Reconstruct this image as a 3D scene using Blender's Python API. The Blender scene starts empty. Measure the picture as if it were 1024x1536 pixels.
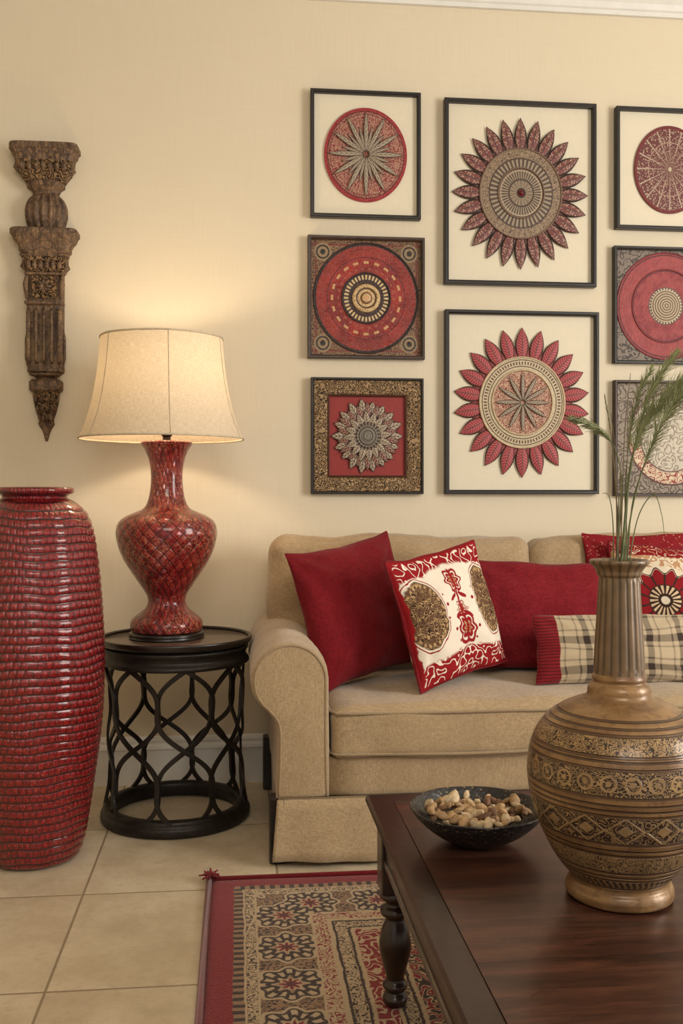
import bpy, bmesh, math, random
from mathutils import Vector, Matrix, Euler, noise as mn
random.seed(7)
pi=math.pi
scn=bpy.context.scene
COL=scn.collection

# ---------------------------------------------------------------- colours
def lin(c):
    c/=255.0
    return c/12.92 if c<=0.04045 else ((c+0.055)/1.055)**2.4
def C(r,g,b): return (lin(r),lin(g),lin(b),1.0)

# ---------------------------------------------------------------- node DSL
class E:
    def __init__(s,m,k): s.m=m; s.s=k
    def __add__(a,b): return a.m.math('ADD',a,b)
    def __radd__(a,b): return a.m.math('ADD',b,a)
    def __sub__(a,b): return a.m.math('SUBTRACT',a,b)
    def __rsub__(a,b): return a.m.math('SUBTRACT',b,a)
    def __mul__(a,b): return a.m.math('MULTIPLY',a,b)
    def __rmul__(a,b): return a.m.math('MULTIPLY',b,a)
    def __truediv__(a,b): return a.m.math('DIVIDE',a,b)
    def __pow__(a,b): return a.m.math('POWER',a,b)
def sin_(a): return a.m.math('SINE',a)
def cos_(a): return a.m.math('COSINE',a)
def abs_(a): return a.m.math('ABSOLUTE',a)
def floor_(a): return a.m.math('FLOOR',a)
def frac(a): return a.m.math('FRACT',a)
def sqrt_(a): return a.m.math('SQRT',a)
def atan2_(a,b): return a.m.math('ARCTAN2',a,b)
def max_(a,b): return a.m.math('MAXIMUM',a,b)
def min_(a,b): return a.m.math('MINIMUM',a,b)
def sstep(e,a,b):
    n=e.m.nt.nodes.new('ShaderNodeMapRange'); n.interpolation_type='SMOOTHSTEP'
    e.m.link(e,n.inputs[0]); n.inputs[1].default_value=a; n.inputs[2].default_value=b
    n.inputs[3].default_value=0; n.inputs[4].default_value=1
    return E(e.m,n.outputs[0])
def less(e,a,s): return 1.0-sstep(e,a-s,a+s)
def more(e,a,s): return sstep(e,a-s,a+s)
def band(e,c,w,s): return less(abs_(e-c),w,s)
class Mat:
    def __init__(s,name):
        s.mat=bpy.data.materials.new(name); s.mat.use_nodes=True
        s.nt=s.mat.node_tree; s.b=s.nt.nodes['Principled BSDF']; s.tc=None
    def link(s,a,sock):
        if isinstance(a,E): s.nt.links.new(a.s,sock)
        else: sock.default_value=a
    def math(s,op,*args):
        n=s.nt.nodes.new('ShaderNodeMath'); n.operation=op
        for i,a in enumerate(args): s.link(a,n.inputs[i])
        return E(s,n.outputs[0])
    def vecsock(s,kind='Object'):
        if s.tc is None: s.tc=s.nt.nodes.new('ShaderNodeTexCoord')
        return E(s,s.tc.outputs[kind])
    def xyz(s,kind='Object'):
        n=s.nt.nodes.new('ShaderNodeSeparateXYZ'); s.link(s.vecsock(kind),n.inputs[0])
        return E(s,n.outputs[0]),E(s,n.outputs[1]),E(s,n.outputs[2])
    def comb(s,x,y,z):
        n=s.nt.nodes.new('ShaderNodeCombineXYZ')
        for i,a in enumerate((x,y,z)): s.link(a,n.inputs[i])
        return E(s,n.outputs[0])
    def noise(s,scale,detail=2,rough=.5,vec=None,dist=0.0):
        n=s.nt.nodes.new('ShaderNodeTexNoise'); s.link(vec or s.vecsock(),n.inputs['Vector'])
        n.inputs['Scale'].default_value=scale; n.inputs['Detail'].default_value=detail
        n.inputs['Roughness'].default_value=rough; n.inputs['Distortion'].default_value=dist
        return E(s,n.outputs[0])
    def vor(s,scale,feature='F1',vec=None):
        n=s.nt.nodes.new('ShaderNodeTexVoronoi'); n.feature=feature
        s.link(vec or s.vecsock(),n.inputs['Vector']); n.inputs['Scale'].default_value=scale
        return E(s,n.outputs['Distance'])
    def mix(s,f,a,b):
        n=s.nt.nodes.new('ShaderNodeMix'); n.data_type='RGBA'
        s.link(f,n.inputs[0]); s.link(a,n.inputs[6]); s.link(b,n.inputs[7])
        return E(s,n.outputs[2])
    def out(s,col=None,rough=.6,metal=0.0,h=None,bs=.5,bd=.002,coat=0.0,sheen=0.0,spec=.5):
        if col is not None: s.link(col,s.b.inputs['Base Color'])
        s.link(rough,s.b.inputs['Roughness']); s.link(metal,s.b.inputs['Metallic'])
        s.b.inputs['Coat Weight'].default_value=coat
        s.b.inputs['Coat Roughness'].default_value=.12
        s.b.inputs['Sheen Weight'].default_value=sheen
        s.b.inputs['Specular IOR Level'].default_value=spec
        if h is not None:
            n=s.nt.nodes.new('ShaderNodeBump'); n.inputs['Strength'].default_value=bs
            n.inputs['Distance'].default_value=bd; s.link(h,n.inputs['Height'])
            s.nt.links.new(n.outputs[0],s.b.inputs['Normal'])
        return s.mat
def scrib(m,scale,freq,vec=None):
    """ornamental scrollwork lines from noise contours, 0..1"""
    n=m.noise(scale,1.5,.5,vec)
    return abs_(sin_(n*freq))

# ---------------------------------------------------------------- mesh helpers
def empty(name,loc=(0,0,0),rot=(0,0,0)):
    o=bpy.data.objects.new(name,None); o.location=loc; o.rotation_euler=rot
    o.empty_display_size=.05; COL.objects.link(o); return o
def mesh(name,V,F,mats,parent=None,smooth=True,uv=None,midx=None,loc=(0,0,0),rot=(0,0,0),merge=0,recalc=True,angle=None):
    me=bpy.data.meshes.new(name); me.from_pydata([tuple(v) for v in V],[],F)
    if uv is not None:
        l=me.uv_layers.new(name='UVMap')
        for lo in me.loops: l.data[lo.index].uv=uv[lo.vertex_index]
    if not isinstance(mats,(list,tuple)): mats=[mats]
    for m in mats: me.materials.append(m)
    if midx:
        for p,i in zip(me.polygons,midx): p.material_index=i
    if merge or recalc:
        bm=bmesh.new(); bm.from_mesh(me)
        if merge: bmesh.ops.remove_doubles(bm,verts=bm.verts,dist=merge)
        if recalc: bmesh.ops.recalc_face_normals(bm,faces=bm.faces)
        bm.to_mesh(me); bm.free()
    if smooth:
        for p in me.polygons: p.use_smooth=True
        if angle is not None:
            try: me.set_sharp_from_angle(angle=math.radians(angle))
            except Exception: pass
    o=bpy.data.objects.new(name,me); o.location=loc; o.rotation_euler=rot
    COL.objects.link(o)
    if parent: o.parent=parent
    return o
def cat(P,n=6):
    out=[]
    for i in range(len(P)-1):
        p0=P[max(i-1,0)];p1=P[i];p2=P[i+1];p3=P[min(i+2,len(P)-1)]
        for k in range(n):
            t=k/n
            out.append(tuple(.5*((2*b)+(-a+c)*t+(2*a-5*b+4*c-d)*t*t+(-a+3*b-3*c+d)*t**3) for a,b,c,d in zip(p0,p1,p2,p3)))
    out.append(tuple(P[-1])); return out
def lathe(name,prof,mat,parent=None,loc=(0,0,0),segs=64,mod=None,capb=True,capt=True,angle=40,rot=(0,0,0)):
    V=[];F=[]
    for r,z in prof:
        for k in range(segs):
            a=2*pi*k/segs; rr=mod(r,a,z) if mod else r
            V.append((rr*math.cos(a),rr*math.sin(a),z))
    for i in range(len(prof)-1):
        for k in range(segs):
            k2=(k+1)%segs
            F.append((i*segs+k,i*segs+k2,(i+1)*segs+k2,(i+1)*segs+k))
    if capb: F.append(tuple(range(segs))[::-1])
    if capt: F.append(tuple((len(prof)-1)*segs+k for k in range(segs)))
    return mesh(name,V,F,mat,parent,True,loc=loc,rot=rot,angle=angle)
def tube_geo(V,F,pts,rad,seg=6,closed=False):
    base=len(V); n=len(pts); P=[Vector(p) for p in pts]
    up=None
    for i in range(n):
        if closed: T=P[(i+1)%n]-P[i-1]
        else: T=P[min(i+1,n-1)]-P[max(i-1,0)]
        if T.length<1e-9: T=Vector((0,0,1))
        T.normalize()
        if up is None:
            up=T.orthogonal().normalized()
        else:
            up=(up-T*up.dot(T))
            if up.length<1e-6: up=T.orthogonal()
            up.normalize()
        S=T.cross(up); r=rad[i] if isinstance(rad,(list,tuple)) else rad
        for k in range(seg):
            a=2*pi*k/seg
            V.append(P[i]+up*(r*math.cos(a))+S*(r*math.sin(a)))
    m=n if closed else n-1
    for i in range(m):
        for k in range(seg):
            a=base+i*seg+k; b=base+i*seg+(k+1)%seg
            j=(i+1)%n
            c=base+j*seg+(k+1)%seg; d=base+j*seg+k
            F.append((a,b,c,d))
    if not closed:
        F.append(tuple(base+k for k in range(seg))); F.append(tuple(base+(n-1)*seg+k for k in range(seg)))
def tube(name,pts,rad,mat,parent=None,seg=8,closed=False,loc=(0,0,0)):
    V=[];F=[]; tube_geo(V,F,pts,rad,seg,closed); return mesh(name,V,F,mat,parent,loc=loc)
def box_geo(V,F,c,s,bev=0.0):
    b=len(V); x,y,z=c; a,d,h=s[0]/2,s[1]/2,s[2]/2
    if bev<=0:
        for dz in(-h,h):
            for dx,dy in((-a,-d),(a,-d),(a,d),(-a,d)): V.append((x+dx,y+dy,z+dz))
        F+= [(b,b+3,b+2,b+1),(b+4,b+5,b+6,b+7)]
        for k in range(4): F.append((b+k,b+(k+1)%4,b+4+(k+1)%4,b+4+k))
        return
    lv=[(-h,bev),(-h+bev,0),(h-bev,0),(h,bev)]
    for z0,i in lv:
        a2,d2=a-i,d-i; c2=bev if i==0 else bev*.4
        for dx,dy in((-a2+c2,-d2),(a2-c2,-d2),(a2,-d2+c2),(a2,d2-c2),(a2-c2,d2),(-a2+c2,d2),(-a2,d2-c2),(-a2,-d2+c2)):
            V.append((x+dx,y+dy,z+z0))
    for l in range(3):
        for k in range(8): F.append((b+l*8+k,b+l*8+(k+1)%8,b+(l+1)*8+(k+1)%8,b+(l+1)*8+k))
    F.append(tuple(b+k for k in range(8))[::-1]); F.append(tuple(b+24+k for k in range(8)))
def box(name,c,s,mat,parent=None,bev=0.0):
    V=[];F=[]; box_geo(V,F,(0,0,0),s,bev); return mesh(name,V,F,mat,parent,smooth=False,loc=c)
def rect_ring(name,hw,hh,prof,mat,parent=None,loc=(0,0,0),plane='xz',smooth=False):
    """mitred ring; prof=[(inset,out)] closed loop"""
    V=[];F=[]; n=len(prof)
    for ins,o in prof:
        a,b=hw-ins,hh-ins
        for sx,sz in((-1,-1),(1,-1),(1,1),(-1,1)):
            V.append((sx*a,-o,sz*b) if plane=='xz' else (sx*a,sz*b,o))
    for i in range(n):
        j=(i+1)%n
        for k in range(4):
            F.append((i*4+k,i*4+(k+1)%4,j*4+(k+1)%4,j*4+k))
    return mesh(name,V,F,mat,parent,smooth=smooth,loc=loc)
def softbox(name,w,d,h,r,mat,parent=None,loc=(0,0,0),rot=(0,0,0),n=16,bulge=(0,0,0),wr=0.0,seed=0,shape=None):
    V=[];F=[];hw,hd,hh=w/2,d/2,h/2
    def mp(p):
        P=Vector((p[0]*hw,p[1]*hd,p[2]*hh))
        q=Vector((max(-hw+r,min(hw-r,P.x)),max(-hd+r,min(hd-r,P.y)),max(-hh+r,min(hh-r,P.z))))
        dd=P-q
        if dd.length>1e-9: P2=q+dd.normalized()*r
        else: P2=P
        X=1-p[0]**2;Y=1-p[1]**2;Z=1-p[2]**2
        P2.x+=bulge[0]*p[0]*Y*Z; P2.y+=bulge[1]*p[1]*X*Z; P2.z+=bulge[2]*p[2]*X*Y
        if wr:
            s=P2*6+Vector((seed*7.1,seed*3.3,0)); s2=P2*15+Vector((seed,0,3))
            P2+=Vector((mn.noise(s),mn.noise(s+Vector((9,0,0))),mn.noise(s+Vector((0,9,0)))))*wr
            P2+=Vector((0,mn.noise(s2),mn.noise(s2+Vector((0,9,0)))))*wr*.35
        if shape: P2=shape(P2,p)
        return P2
    def g(t): return math.sin(t*pi/2)*.6+t*.4
    for ax in range(3):
        for sgn in(-1,1):
            b=len(V)
            for i in range(n+1):
                for j in range(n+1):
                    u=g(-1+2*i/n);v=g(-1+2*j/n)
                    p=[0,0,0];p[ax]=sgn;p[(ax+1)%3]=u;p[(ax+2)%3]=v
                    V.append(mp(p))
            for i in range(n):
                for j in range(n):
                    a=b+i*(n+1)+j; F.append((a,a+1,a+n+2,a+n+1))
    return mesh(name,V,F,mat,parent,loc=loc,rot=rot,merge=1e-5)
def extrude_x(name,prof,x0,x1,mat,parent=None):
    n=len(prof);V=[(x0,y,z) for y,z in prof]+[(x1,y,z) for y,z in prof]
    F=[(i,(i+1)%n,n+(i+1)%n,n+i) for i in range(n)]+[tuple(range(n)),tuple(range(n,2*n))]
    return mesh(name,V,F,mat,parent,smooth=False)

# ---------------------------------------------------------------- materials
def simple(name,col,rough=.6,metal=0,ns=40,var=.15,bs=.2,bd=.002,coat=0,sheen=0):
    m=Mat(name); n=m.noise(ns,3); n2=m.noise(ns*.2,2)
    d=tuple(c*(1-var) for c in col[:3])+(1,); l=tuple(min(1,c*(1+var)) for c in col[:3])+(1,)
    return m.out(m.mix(sstep(n*.6+n2*.4,.35,.65),d,l),rough,metal,n,bs,bd,coat,sheen)

def mk_wall():
    m=Mat('wall_cream_paper'); x,y,z=m.xyz()
    v1=m.noise(1,3,.6,m.comb(x*260,y*260,z*6)); v2=m.noise(1,3,.6,m.comb(x*6,y*6,z*220))
    big=m.noise(.8,2)
    f=v1*.6+v2*.4
    c=m.mix(sstep(f,.3,.7),C(217,204,180),C(222,210,187))
    c=m.mix(sstep(big,.3,.7)*.3,c,C(212,199,173))
    return m.out(c,.85,0,f,.07,.001,spec=.2)
def mk_floor():
    m=Mat('floor_tile'); x,y,z=m.xyz()
    T=.52
    fx=abs_(frac((x+.41)/T+.5)-.5)*T; fy=abs_(frac((y-2.685)/T+.5)-.5)*T
    d=min_(fx,fy); g=less(d,.003,.0013)
    tid=floor_((x+.41)/T)*3.7+floor_((y-2.685)/T)*5.3
    n=m.noise(5,5,.65,m.comb(x+tid,y,z)); n2=m.noise(45,4,.7); n3=m.noise(14,4,.7)
    c=m.mix(sstep(n,.3,.7),C(192,174,146),C(214,199,172))
    c=m.mix(sstep(n3,.5,.7)*.35,c,C(178,158,128))
    c=m.mix(sstep(n2,.5,.75)*.4,c,C(174,152,120))
    c=m.mix(g,c,C(150,132,106))
    return m.out(c,sstep(n2,.2,.9)*.3+.28,0,(1.0-g)*1.0+n2*.08,.5,.002)
def fabric(name,c1,c2,sc=900,bs=.35,rough=.9,sheen=.3,wr=True):
    m=Mat(name); x,y,z=m.xyz()
    w=m.noise(1,2,.6,m.comb(x*sc,y*sc,z*sc*.18))+m.noise(1,2,.6,m.comb(x*sc*.18,y*sc*.18,z*sc))
    big=m.noise(7,3,.55)
    c=m.mix(sstep(w*.5,.3,.7),c1,c2)
    c=m.mix(sstep(big,.35,.7)*.3,c,c1)
    h=w*.3+(m.noise(9,3,.5)*1.8+m.noise(28,3,.5)*.5 if wr else 0.0)
    return m.out(c,rough,0,h,bs,.007,sheen=sheen,spec=.15)
WALL=mk_wall(); FLOOR=mk_floor()
WHITE=simple('painted_trim',C(222,220,214),.5,0,20,.03,.05)
CEIL=simple('ceiling_paint',C(225,222,214),.8,0,20,.03,.05)
SOFA=fabric('sofa_linen',C(150,126,94),C(186,162,128),420)
SOFAP=fabric('sofa_piping',C(140,118,88),C(170,148,116),700,wr=False)
REDF=fabric('red_velvet',C(96,14,22),C(130,26,34),420,bs=.5,sheen=.08)
REDF2=fabric('red_chenille',C(102,18,28),C(140,34,42),320,bs=.5,sheen=.08)
BLACKM=simple('bronze_black_metal',C(44,39,36),.42,.5,60,.25,.2)
BLACKF=simple('black_frame_wood',C(32,28,27),.4,0,80,.25,.15)
DKW=simple('dark_leg_wood',C(42,25,19),.32,0,50,.3,.2,coat=.25)
MATB=simple('mat_board',C(220,210,188),.85,0,200,.02,.1)
SHADEW=simple('black_wood_plate',C(30,23,20),.33,0,60,.2,.1,coat=.2)

# ---------------------------------------------------------------- room
BF=[(0,1,2,3),(4,5,6,7),(0,1,5,4),(3,2,6,7),(0,3,7,4),(1,2,6,5)]
def slab(name,x0,x1,y0,y1,z0,z1,m):
    V=[(x0,y0,z0),(x1,y0,z0),(x1,y0,z1),(x0,y0,z1),(x0,y1,z0),(x1,y1,z0),(x1,y1,z1),(x0,y1,z1)]
    return mesh(name,V,BF,m,smooth=False)
slab('wall_back',-2.4,4.6,3.7,3.82,0,3.03,WALL)
slab('floor',-2.4,4.6,-2.2,3.82,-.1,0,FLOOR)
slab('ceiling',-2.4,4.6,-2.2,3.82,3.03,3.13,CEIL)
slab('wall_left',-2.52,-2.4,-2.2,3.82,0,3.03,WALL)
extrude_x('baseboard_back',[(3.699,0),(3.684,0),(3.684,.125),(3.680,.13),(3.682,.14),(3.688,.15),(3.688,.16),(3.693,.172),(3.699,.175)],-2.4,4.6,WHITE)
extrude_x('trim_1',[(3.699,2.925),(3.685,2.925),(3.682,2.94),(3.675,2.945),(3.668,2.965),(3.645,2.99),(3.625,3.0),(3.618,3.012),(3.605,3.015),(3.605,3.029),(3.699,3.029)],-2.4,4.6,WHITE)

# ---------------------------------------------------------------- sofa
def build_sofa():
    G=empty('sofa')
    def armprof():
        P=[(.112,.19),(.112,.30),(.112,.385)]
        cx,cz,r=.150,.530,.112
        P+=[(.104,.415)]
        for a in range(232,-1,-12):
            P.append((cx+r*math.cos(math.radians(a)),cz+r*math.sin(math.radians(a))))
        P+=[(.262,.45),(.262,.32),(.262,.19)]
        return P
    def arm(name,mir):
        P=armprof(); n=len(P)
        def off(P,d):
            out=[]
            for i in range(n):
                a=Vector(P[i-1]);b=Vector(P[(i+1)%n]);t=(b-a)
                t.normalize(); nn=Vector((t.y,-t.x)); out.append(Vector(P[i])+nn*d)
            return out
        V=[];F=[]
        lv=[(2.832,.014),(2.834,.007),(2.840,.002),(2.850,0)]+[(2.85+.79*i/24,0) for i in range(1,25)]
        for y,d in lv:
            for p in off(P,d):
                x=p.x if not mir else 2.10-p.x
                q=Vector((p.x*9,y*7,p.y*9))
                V.append((x+mn.noise(q)*.006,y,p.y+mn.noise(q+Vector((0,0,5)))*.006))
        for i in range(len(lv)-1):
            for k in range(n):
                F.append((i*n+k,i*n+(k+1)%n,(i+1)*n+(k+1)%n,(i+1)*n+k))
        F.append(tuple(range(n)));F.append(tuple((len(lv)-1)*n+k for k in range(n)))
        mesh(name,V,F,SOFA,G,angle=60)
        pts=[]
        for p in off(P,.010):
            pts.append((p.x if not mir else 2.10-p.x,2.834,p.y))
        tube(name+'_piping',cat(pts,3),.0042,SOFAP,G,6)
    arm('arm_1',False); arm('arm_2',True)
    softbox('base_rail',1.60,.74,.12,.012,SOFA,G,(1.05,3.225,.245),n=8)
    tube('rail_welt',[(.115,2.838,.19),(1.05,2.836,.189),(1.985,2.838,.19)],.005,SOFAP,G,6)
    sc=(1.05,3.16,.376)
    softbox('seat_cushion',1.57,.66,.155,.035,SOFA,G,sc,n=34,bulge=(0,.012,.022),wr=.011,seed=2)
    for dz,nm in((.058,'seat_welt_1'),(-.062,'seat_welt_2')):
        pts=[]
        for t in range(41):
            x=-.765+1.53*t/40
            pts.append((sc[0]+x,sc[1]-.331-.011*(1-(x/.785)**2)*(.45)+mn.noise(Vector((x*5,dz*50,1)))*.003,sc[2]+dz+mn.noise(Vector((x*4,dz*90,4)))*.004))
        pts=[(sc[0]-.782,sc[1]-.05,sc[2]+dz),(sc[0]-.782,sc[1]-.295,sc[2]+dz)]+pts+[(sc[0]+.782,sc[1]-.295,sc[2]+dz)]
        tube(nm,pts,.0048,SOFAP,G,6)
    softbox('back_frame',1.86,.20,.63,.06,SOFA,G,(1.05,3.575,.505),n=14,bulge=(0,.01,.01))
    for i,cx in enumerate((.575,1.50)):
        softbox('back_cushion_%d'%(i+1),.925,.20,.47,.06,SOFA,G,(cx,3.475,.680),rot=(math.radians(-7),0,math.radians(-.5 if i==0 else 0)),n=34,bulge=(.005,.035,.012),wr=.020,seed=5+i)
        pts=[]
        for t in range(31):
            x=-.44+.88*t/30
            pts.append((cx+x,3.445+mn.noise(Vector((x*5,i,1)))*.006,.915+.010*(1-(x/.46)**2)+mn.noise(Vector((x*6,i,8)))*.006-.03*abs(x/.44)**8))
    V=[];F=[];nx=190;nz=6
    for i in range(nx+1):
        x=.100+1.90*i/nx
        for j in range(nz+1):
            f=j/nz; z=.19-.172*f
            w=.0055*math.sin(x*19)*f+.0035*math.sin(x*43+1)*f
            pl=0
            for xp in (.62,1.05,1.48):
                pl+=.012*math.exp(-((x-xp)/.006)**2)*(.3+.7*f)
            V.append((x+(.012-.014*f if i<3 else 0),2.828-.026*f**1.5+w+pl,z+.004*math.sin(x*11)*f))
    for i in range(nx):
        for j in range(nz):
            a=i*(nz+1)+j; F.append((a,a+1,a+nz+2,a+nz+1))
    o=mesh('skirt_front',V,F,SOFA,G); md=o.modifiers.new('s','SOLIDIFY'); md.thickness=.006; md.offset=1
    for sx,nm in((.125,'skirt_side_1'),(1.975,'skirt_side_2')):
        V=[];F=[]
        for i in range(30):
            y=2.95+.69*i/29
            for j in range(4):
                f=j/3; V.append((sx+(.004*math.sin(y*20)*f),y,.19-.165*f))
        for i in range(29):
            for j in range(3):
                a=i*4+j;F.append((a,a+1,a+5,a+4))
        o=mesh(nm,V,F,SOFA,G); md=o.modifiers.new('s','SOLIDIFY'); md.thickness=.006
    V=[];F=[]
    for x in(.116,1.984):
        for y in(2.875,3.60): box_geo(V,F,(x,y,.096),(.05,.06,.19),.004)
    mesh('feet',V,F,SHADEW,G,smooth=False)
build_sofa()

# ---------------------------------------------------------------- pillows
def pillow(name,w,h,T,mat,loc,rz,lean,roll,seed=0,n=40,pipe=None,conc=.06,fold=.014):
    V=[];F=[];UV=[]
    def pt(u,v,s):
        x=w/2*u*(1-conc*(1-v*v)); z=h/2*v*(1-conc*(1-u*u))
        q=max(0,(1-u*u)*(1-v*v)); y=-s*T/2*(q**.5)*(1+.12*v*(-1))
        k=Vector((u*1.8+seed*5.3,v*1.8,s*3))
        y+=-s*fold*mn.noise(k*1.3)*min(1,q*3)
        y+=-s*fold*.45*mn.noise(k*3.4)*min(1,q*4)
        x+=.010*mn.noise(k+Vector((4,0,0))); z+=.010*mn.noise(k+Vector((0,0,14)))*(1)
        c=abs(u)*abs(v)
        y+=-s*.006*math.sin(11*math.atan2(1.05-abs(v),1.05-abs(u)))*c*min(1,q*6)
        return (x,y,z)
    for s in(1,-1):
        b=len(V)
        for i in range(n+1):
            for j in range(n+1):
                u=math.sin(pi/2*(-1+2*i/n)); v=math.sin(pi/2*(-1+2*j/n))
                p=pt(u,v,s)
                if i in(0,n) or j in(0,n):
                    p1=pt(u,v,1);p2=pt(u,v,-1); p=tuple((a+c)/2 for a,c in zip(p1,p2))
                V.append(p); UV.append((u*.5+.5,v*.5+.5))
        for i in range(n):
            for j in range(n):
                a=b+i*(n+1)+j; F.append((a,a+1,a+n+2,a+n+1))
    o=mesh(name,V,F,mat,None,uv=UV,merge=1e-5)
    M=Matrix.Rotation(math.radians(rz),4,'Z')@Matrix.Rotation(math.radians(lean),4,'X')@Matrix.Rotation(math.radians(roll),4,'Y')
    o.rotation_euler=M.to_euler(); o.location=loc
    if pipe:
        pts=[]
        N=40
        for (a,b2) in (((-1,-1),(1,-1)),((1,-1),(1,1)),((1,1),(-1,1)),((-1,1),(-1,-1))):
            for k in range(N):
                t=k/N; u=a[0]+(b2[0]-a[0])*t; v=a[1]+(b2[1]-a[1])*t
                p1=pt(u,v,1);p2=pt(u,v,-1); pts.append(tuple((q+c)/2 for q,c in zip(p1,p2)))
        tube('piping',pts,.004,pipe,o,6,closed=True)
    return o
def weave(m,sc=500):
    x,y,z=m.xyz()
    return m.noise(1,2,.6,m.comb(x*sc,y*sc,z*sc*.2))+m.noise(1,2,.6,m.comb(x*sc*.2,y*sc*.2,z*sc))
def mk_p2():
    m=Mat('ikat_print'); x,y,_=m.xyz('UV'); x=x*2.0-1.0; y=y*2.0-1.0
    vv=m.comb(abs_(x),y,0.0)
    dn=(m.noise(5,2,.5,vv)-.5)*.10
    x=x+dn; y=y-dn
    base=C(230,218,200); red=C(144,20,28); br=C(54,34,26); gold=C(182,148,104)
    s1=scrib(m,4.0,22,vv); s2=scrib(m,7,20,vv)
    ax=abs_(x)
    # scrolling red leaves at the bottom third and top corners
    edge=max_(less(y+ax*.12,-.56,.03),more(y+ax*.22,.82,.03))
    c=m.mix(edge,base,m.mix(more(s1,.36,.10),base,red))
    # scattered red buds on the cream field
    c=m.mix(less(m.vor(7,vec=vv),.20,.03)*(1.0-edge)*less(ax,.34,.02),c,red)
    # floral motifs down the centre
    for cy,rr in((.52,.20),(.02,.13),(-.30,.25)):
        r0=sqrt_(x*x*1.7+(y-cy)*(y-cy)); t0=atan2_(y-cy,x)
        rp=r0-cos_(t0*6)*.03
        c=m.mix(less(rp,rr,.012),c,red)
        c=m.mix(band(rp,rr*.70,.014,.008),c,base)
        c=m.mix(less(rp,rr*.36,.01),c,gold)
        c=m.mix(less(rp,rr*.20,.01),c,red)
    c=m.mix(less(ax,.022,.008)*less(abs_(y-.1),.62,.02),c,red)
    for sy in(.30,-.02):
        lf=sqrt_((ax-.10)*(ax-.10)*5.0+(y-sy+ax*.6)*(y-sy+ax*.6)*16.0)
        c=m.mix(less(lf,.16,.02),c,red)
    # large dark medallions on both sides
    ex=(ax-.70)/.34; ey=(y-.08)/.54
    r=sqrt_(ex*ex+ey*ey)
    c=m.mix(less(r,1.12,.02),c,base)
    sd=scrib(m,9,30,vv)
    oc=m.mix(more(sd,.76,.08),br,gold)
    oc=m.mix(more(m.vor(13,vec=vv),.5,.05)*.8,oc,C(90,62,44))
    oc=m.mix(band(r,.90,.04,.02)*more(sin_(atan2_(ey,ex)*26),0.0,.3),oc,gold)
    c=m.mix(less(r,1.0,.02),c,oc)
    c=m.mix(band(r,1.07,.018,.01),c,red)
    c=m.mix(more(max_(ax,abs_(y)),.95,.01),c,red)
    return m.out(c,.8,0,weave(m),.3,.002,spec=.2)
def mk_plaid():
    m=Mat('plaid_wool'); x,y,_=m.xyz('UV')
    X=x*.58; Y=y*.21
    base=C(182,164,136); dk=C(58,46,40)
    sx=band(abs_(frac(X/.105)-.5),0.0,.10,.02); sx2=band(abs_(frac(X/.105)-.5),.28,.03,.01)
    sy=band(abs_(frac(Y/.095+.1)-.5),0.0,.12,.02); sy2=band(abs_(frac(Y/.095+.1)-.5),.3,.03,.01)
    f=max_(sx*.55,sx2*.35)+max_(sy*.55,sy2*.35)
    c=m.mix(min_(f,1.0),base,dk)
    rib=abs_(sin_(Y*330))
    rc=m.mix(rib,C(84,12,20),C(132,26,34))
    e=less(x,.115,.004)
    c=m.mix(e,c,rc)
    return m.out(c,.9,0,weave(m)+e*rib*3.0,.4,.002,spec=.15,sheen=.2)
def mk_p5():
    m=Mat('medallion_print'); x,y,_=m.xyz('UV'); x=(x*2.0-1.0); y=(y*2.0-1.0)
    vv=m.comb(x,y,0.0)
    px=x+.18; py=y-.02
    r=sqrt_(px*px+py*py); th=atan2_(py,px)
    base=C(218,204,180); red=C(130,20,28); br=C(54,34,28)
    c=m.mix(more(scrib(m,5,22,vv),.7,.1)*more(r,.60,.02),base,C(180,140,104))
    pet=r-(cos_(th*14)*.05)
    c=m.mix(less(pet,.50,.012),c,red)
    c=m.mix(less(r,.46,.012)*less(abs_(cos_(th*7)),.30,.06),c,br)
    c=m.mix(band(pet,.52,.012,.006),c,br)
    c=m.mix(less(r,.28,.01),c,br)
    c=m.mix(less(r,.26,.01)*more(cos_(th*18),.0,.3),c,C(204,178,144))
    c=m.mix(less(r,.12,.01),c,br); c=m.mix(less(r,.07,.01),c,base)
    c=m.mix(more(y,.80,.01)*more(scrib(m,6,22,vv),.3,.1),c,red)
    return m.out(c,.85,0,weave(m),.3,.002,spec=.2)
def mk_p6():
    m=Mat('red_dotted_print'); x,y,_=m.xyz('UV'); vv=m.comb(x,y,0.0)
    v=m.vor(30,vec=vv)
    c=m.mix(less(v,.20,.06),C(126,22,30),C(180,120,100))
    return m.out(c,.85,0,weave(m),.3,.002,spec=.2)
IK=mk_p2(); PL=mk_plaid(); P5=mk_p5(); P6=mk_p6()
pillow('throw_pillow',.43,.45,.17,REDF,(.384,3.19,.694),30,-14,-9,seed=1,conc=.07)
pillow('throw_pillow',.40,.41,.14,IK,(.662,3.07,.690),32,-14,-8,seed=2,pipe=REDF2)
pillow('lumbar_pillow',.54,.38,.13,REDF2,(1.03,3.275,.655),-2,-14,2,seed=3)
pillow('lumbar_pillow',.58,.215,.10,PL,(1.225,3.045,.575),0,-14,0,seed=4,conc=.03,fold=.006)
pillow('throw_pillow',.42,.42,.13,P5,(1.475,3.25,.690),-6,-14,3,seed=5,pipe=REDF2)
pillow('throw_pillow',.38,.38,.09,P6,(1.40,3.345,.745),0,-12,0,seed=6)

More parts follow.
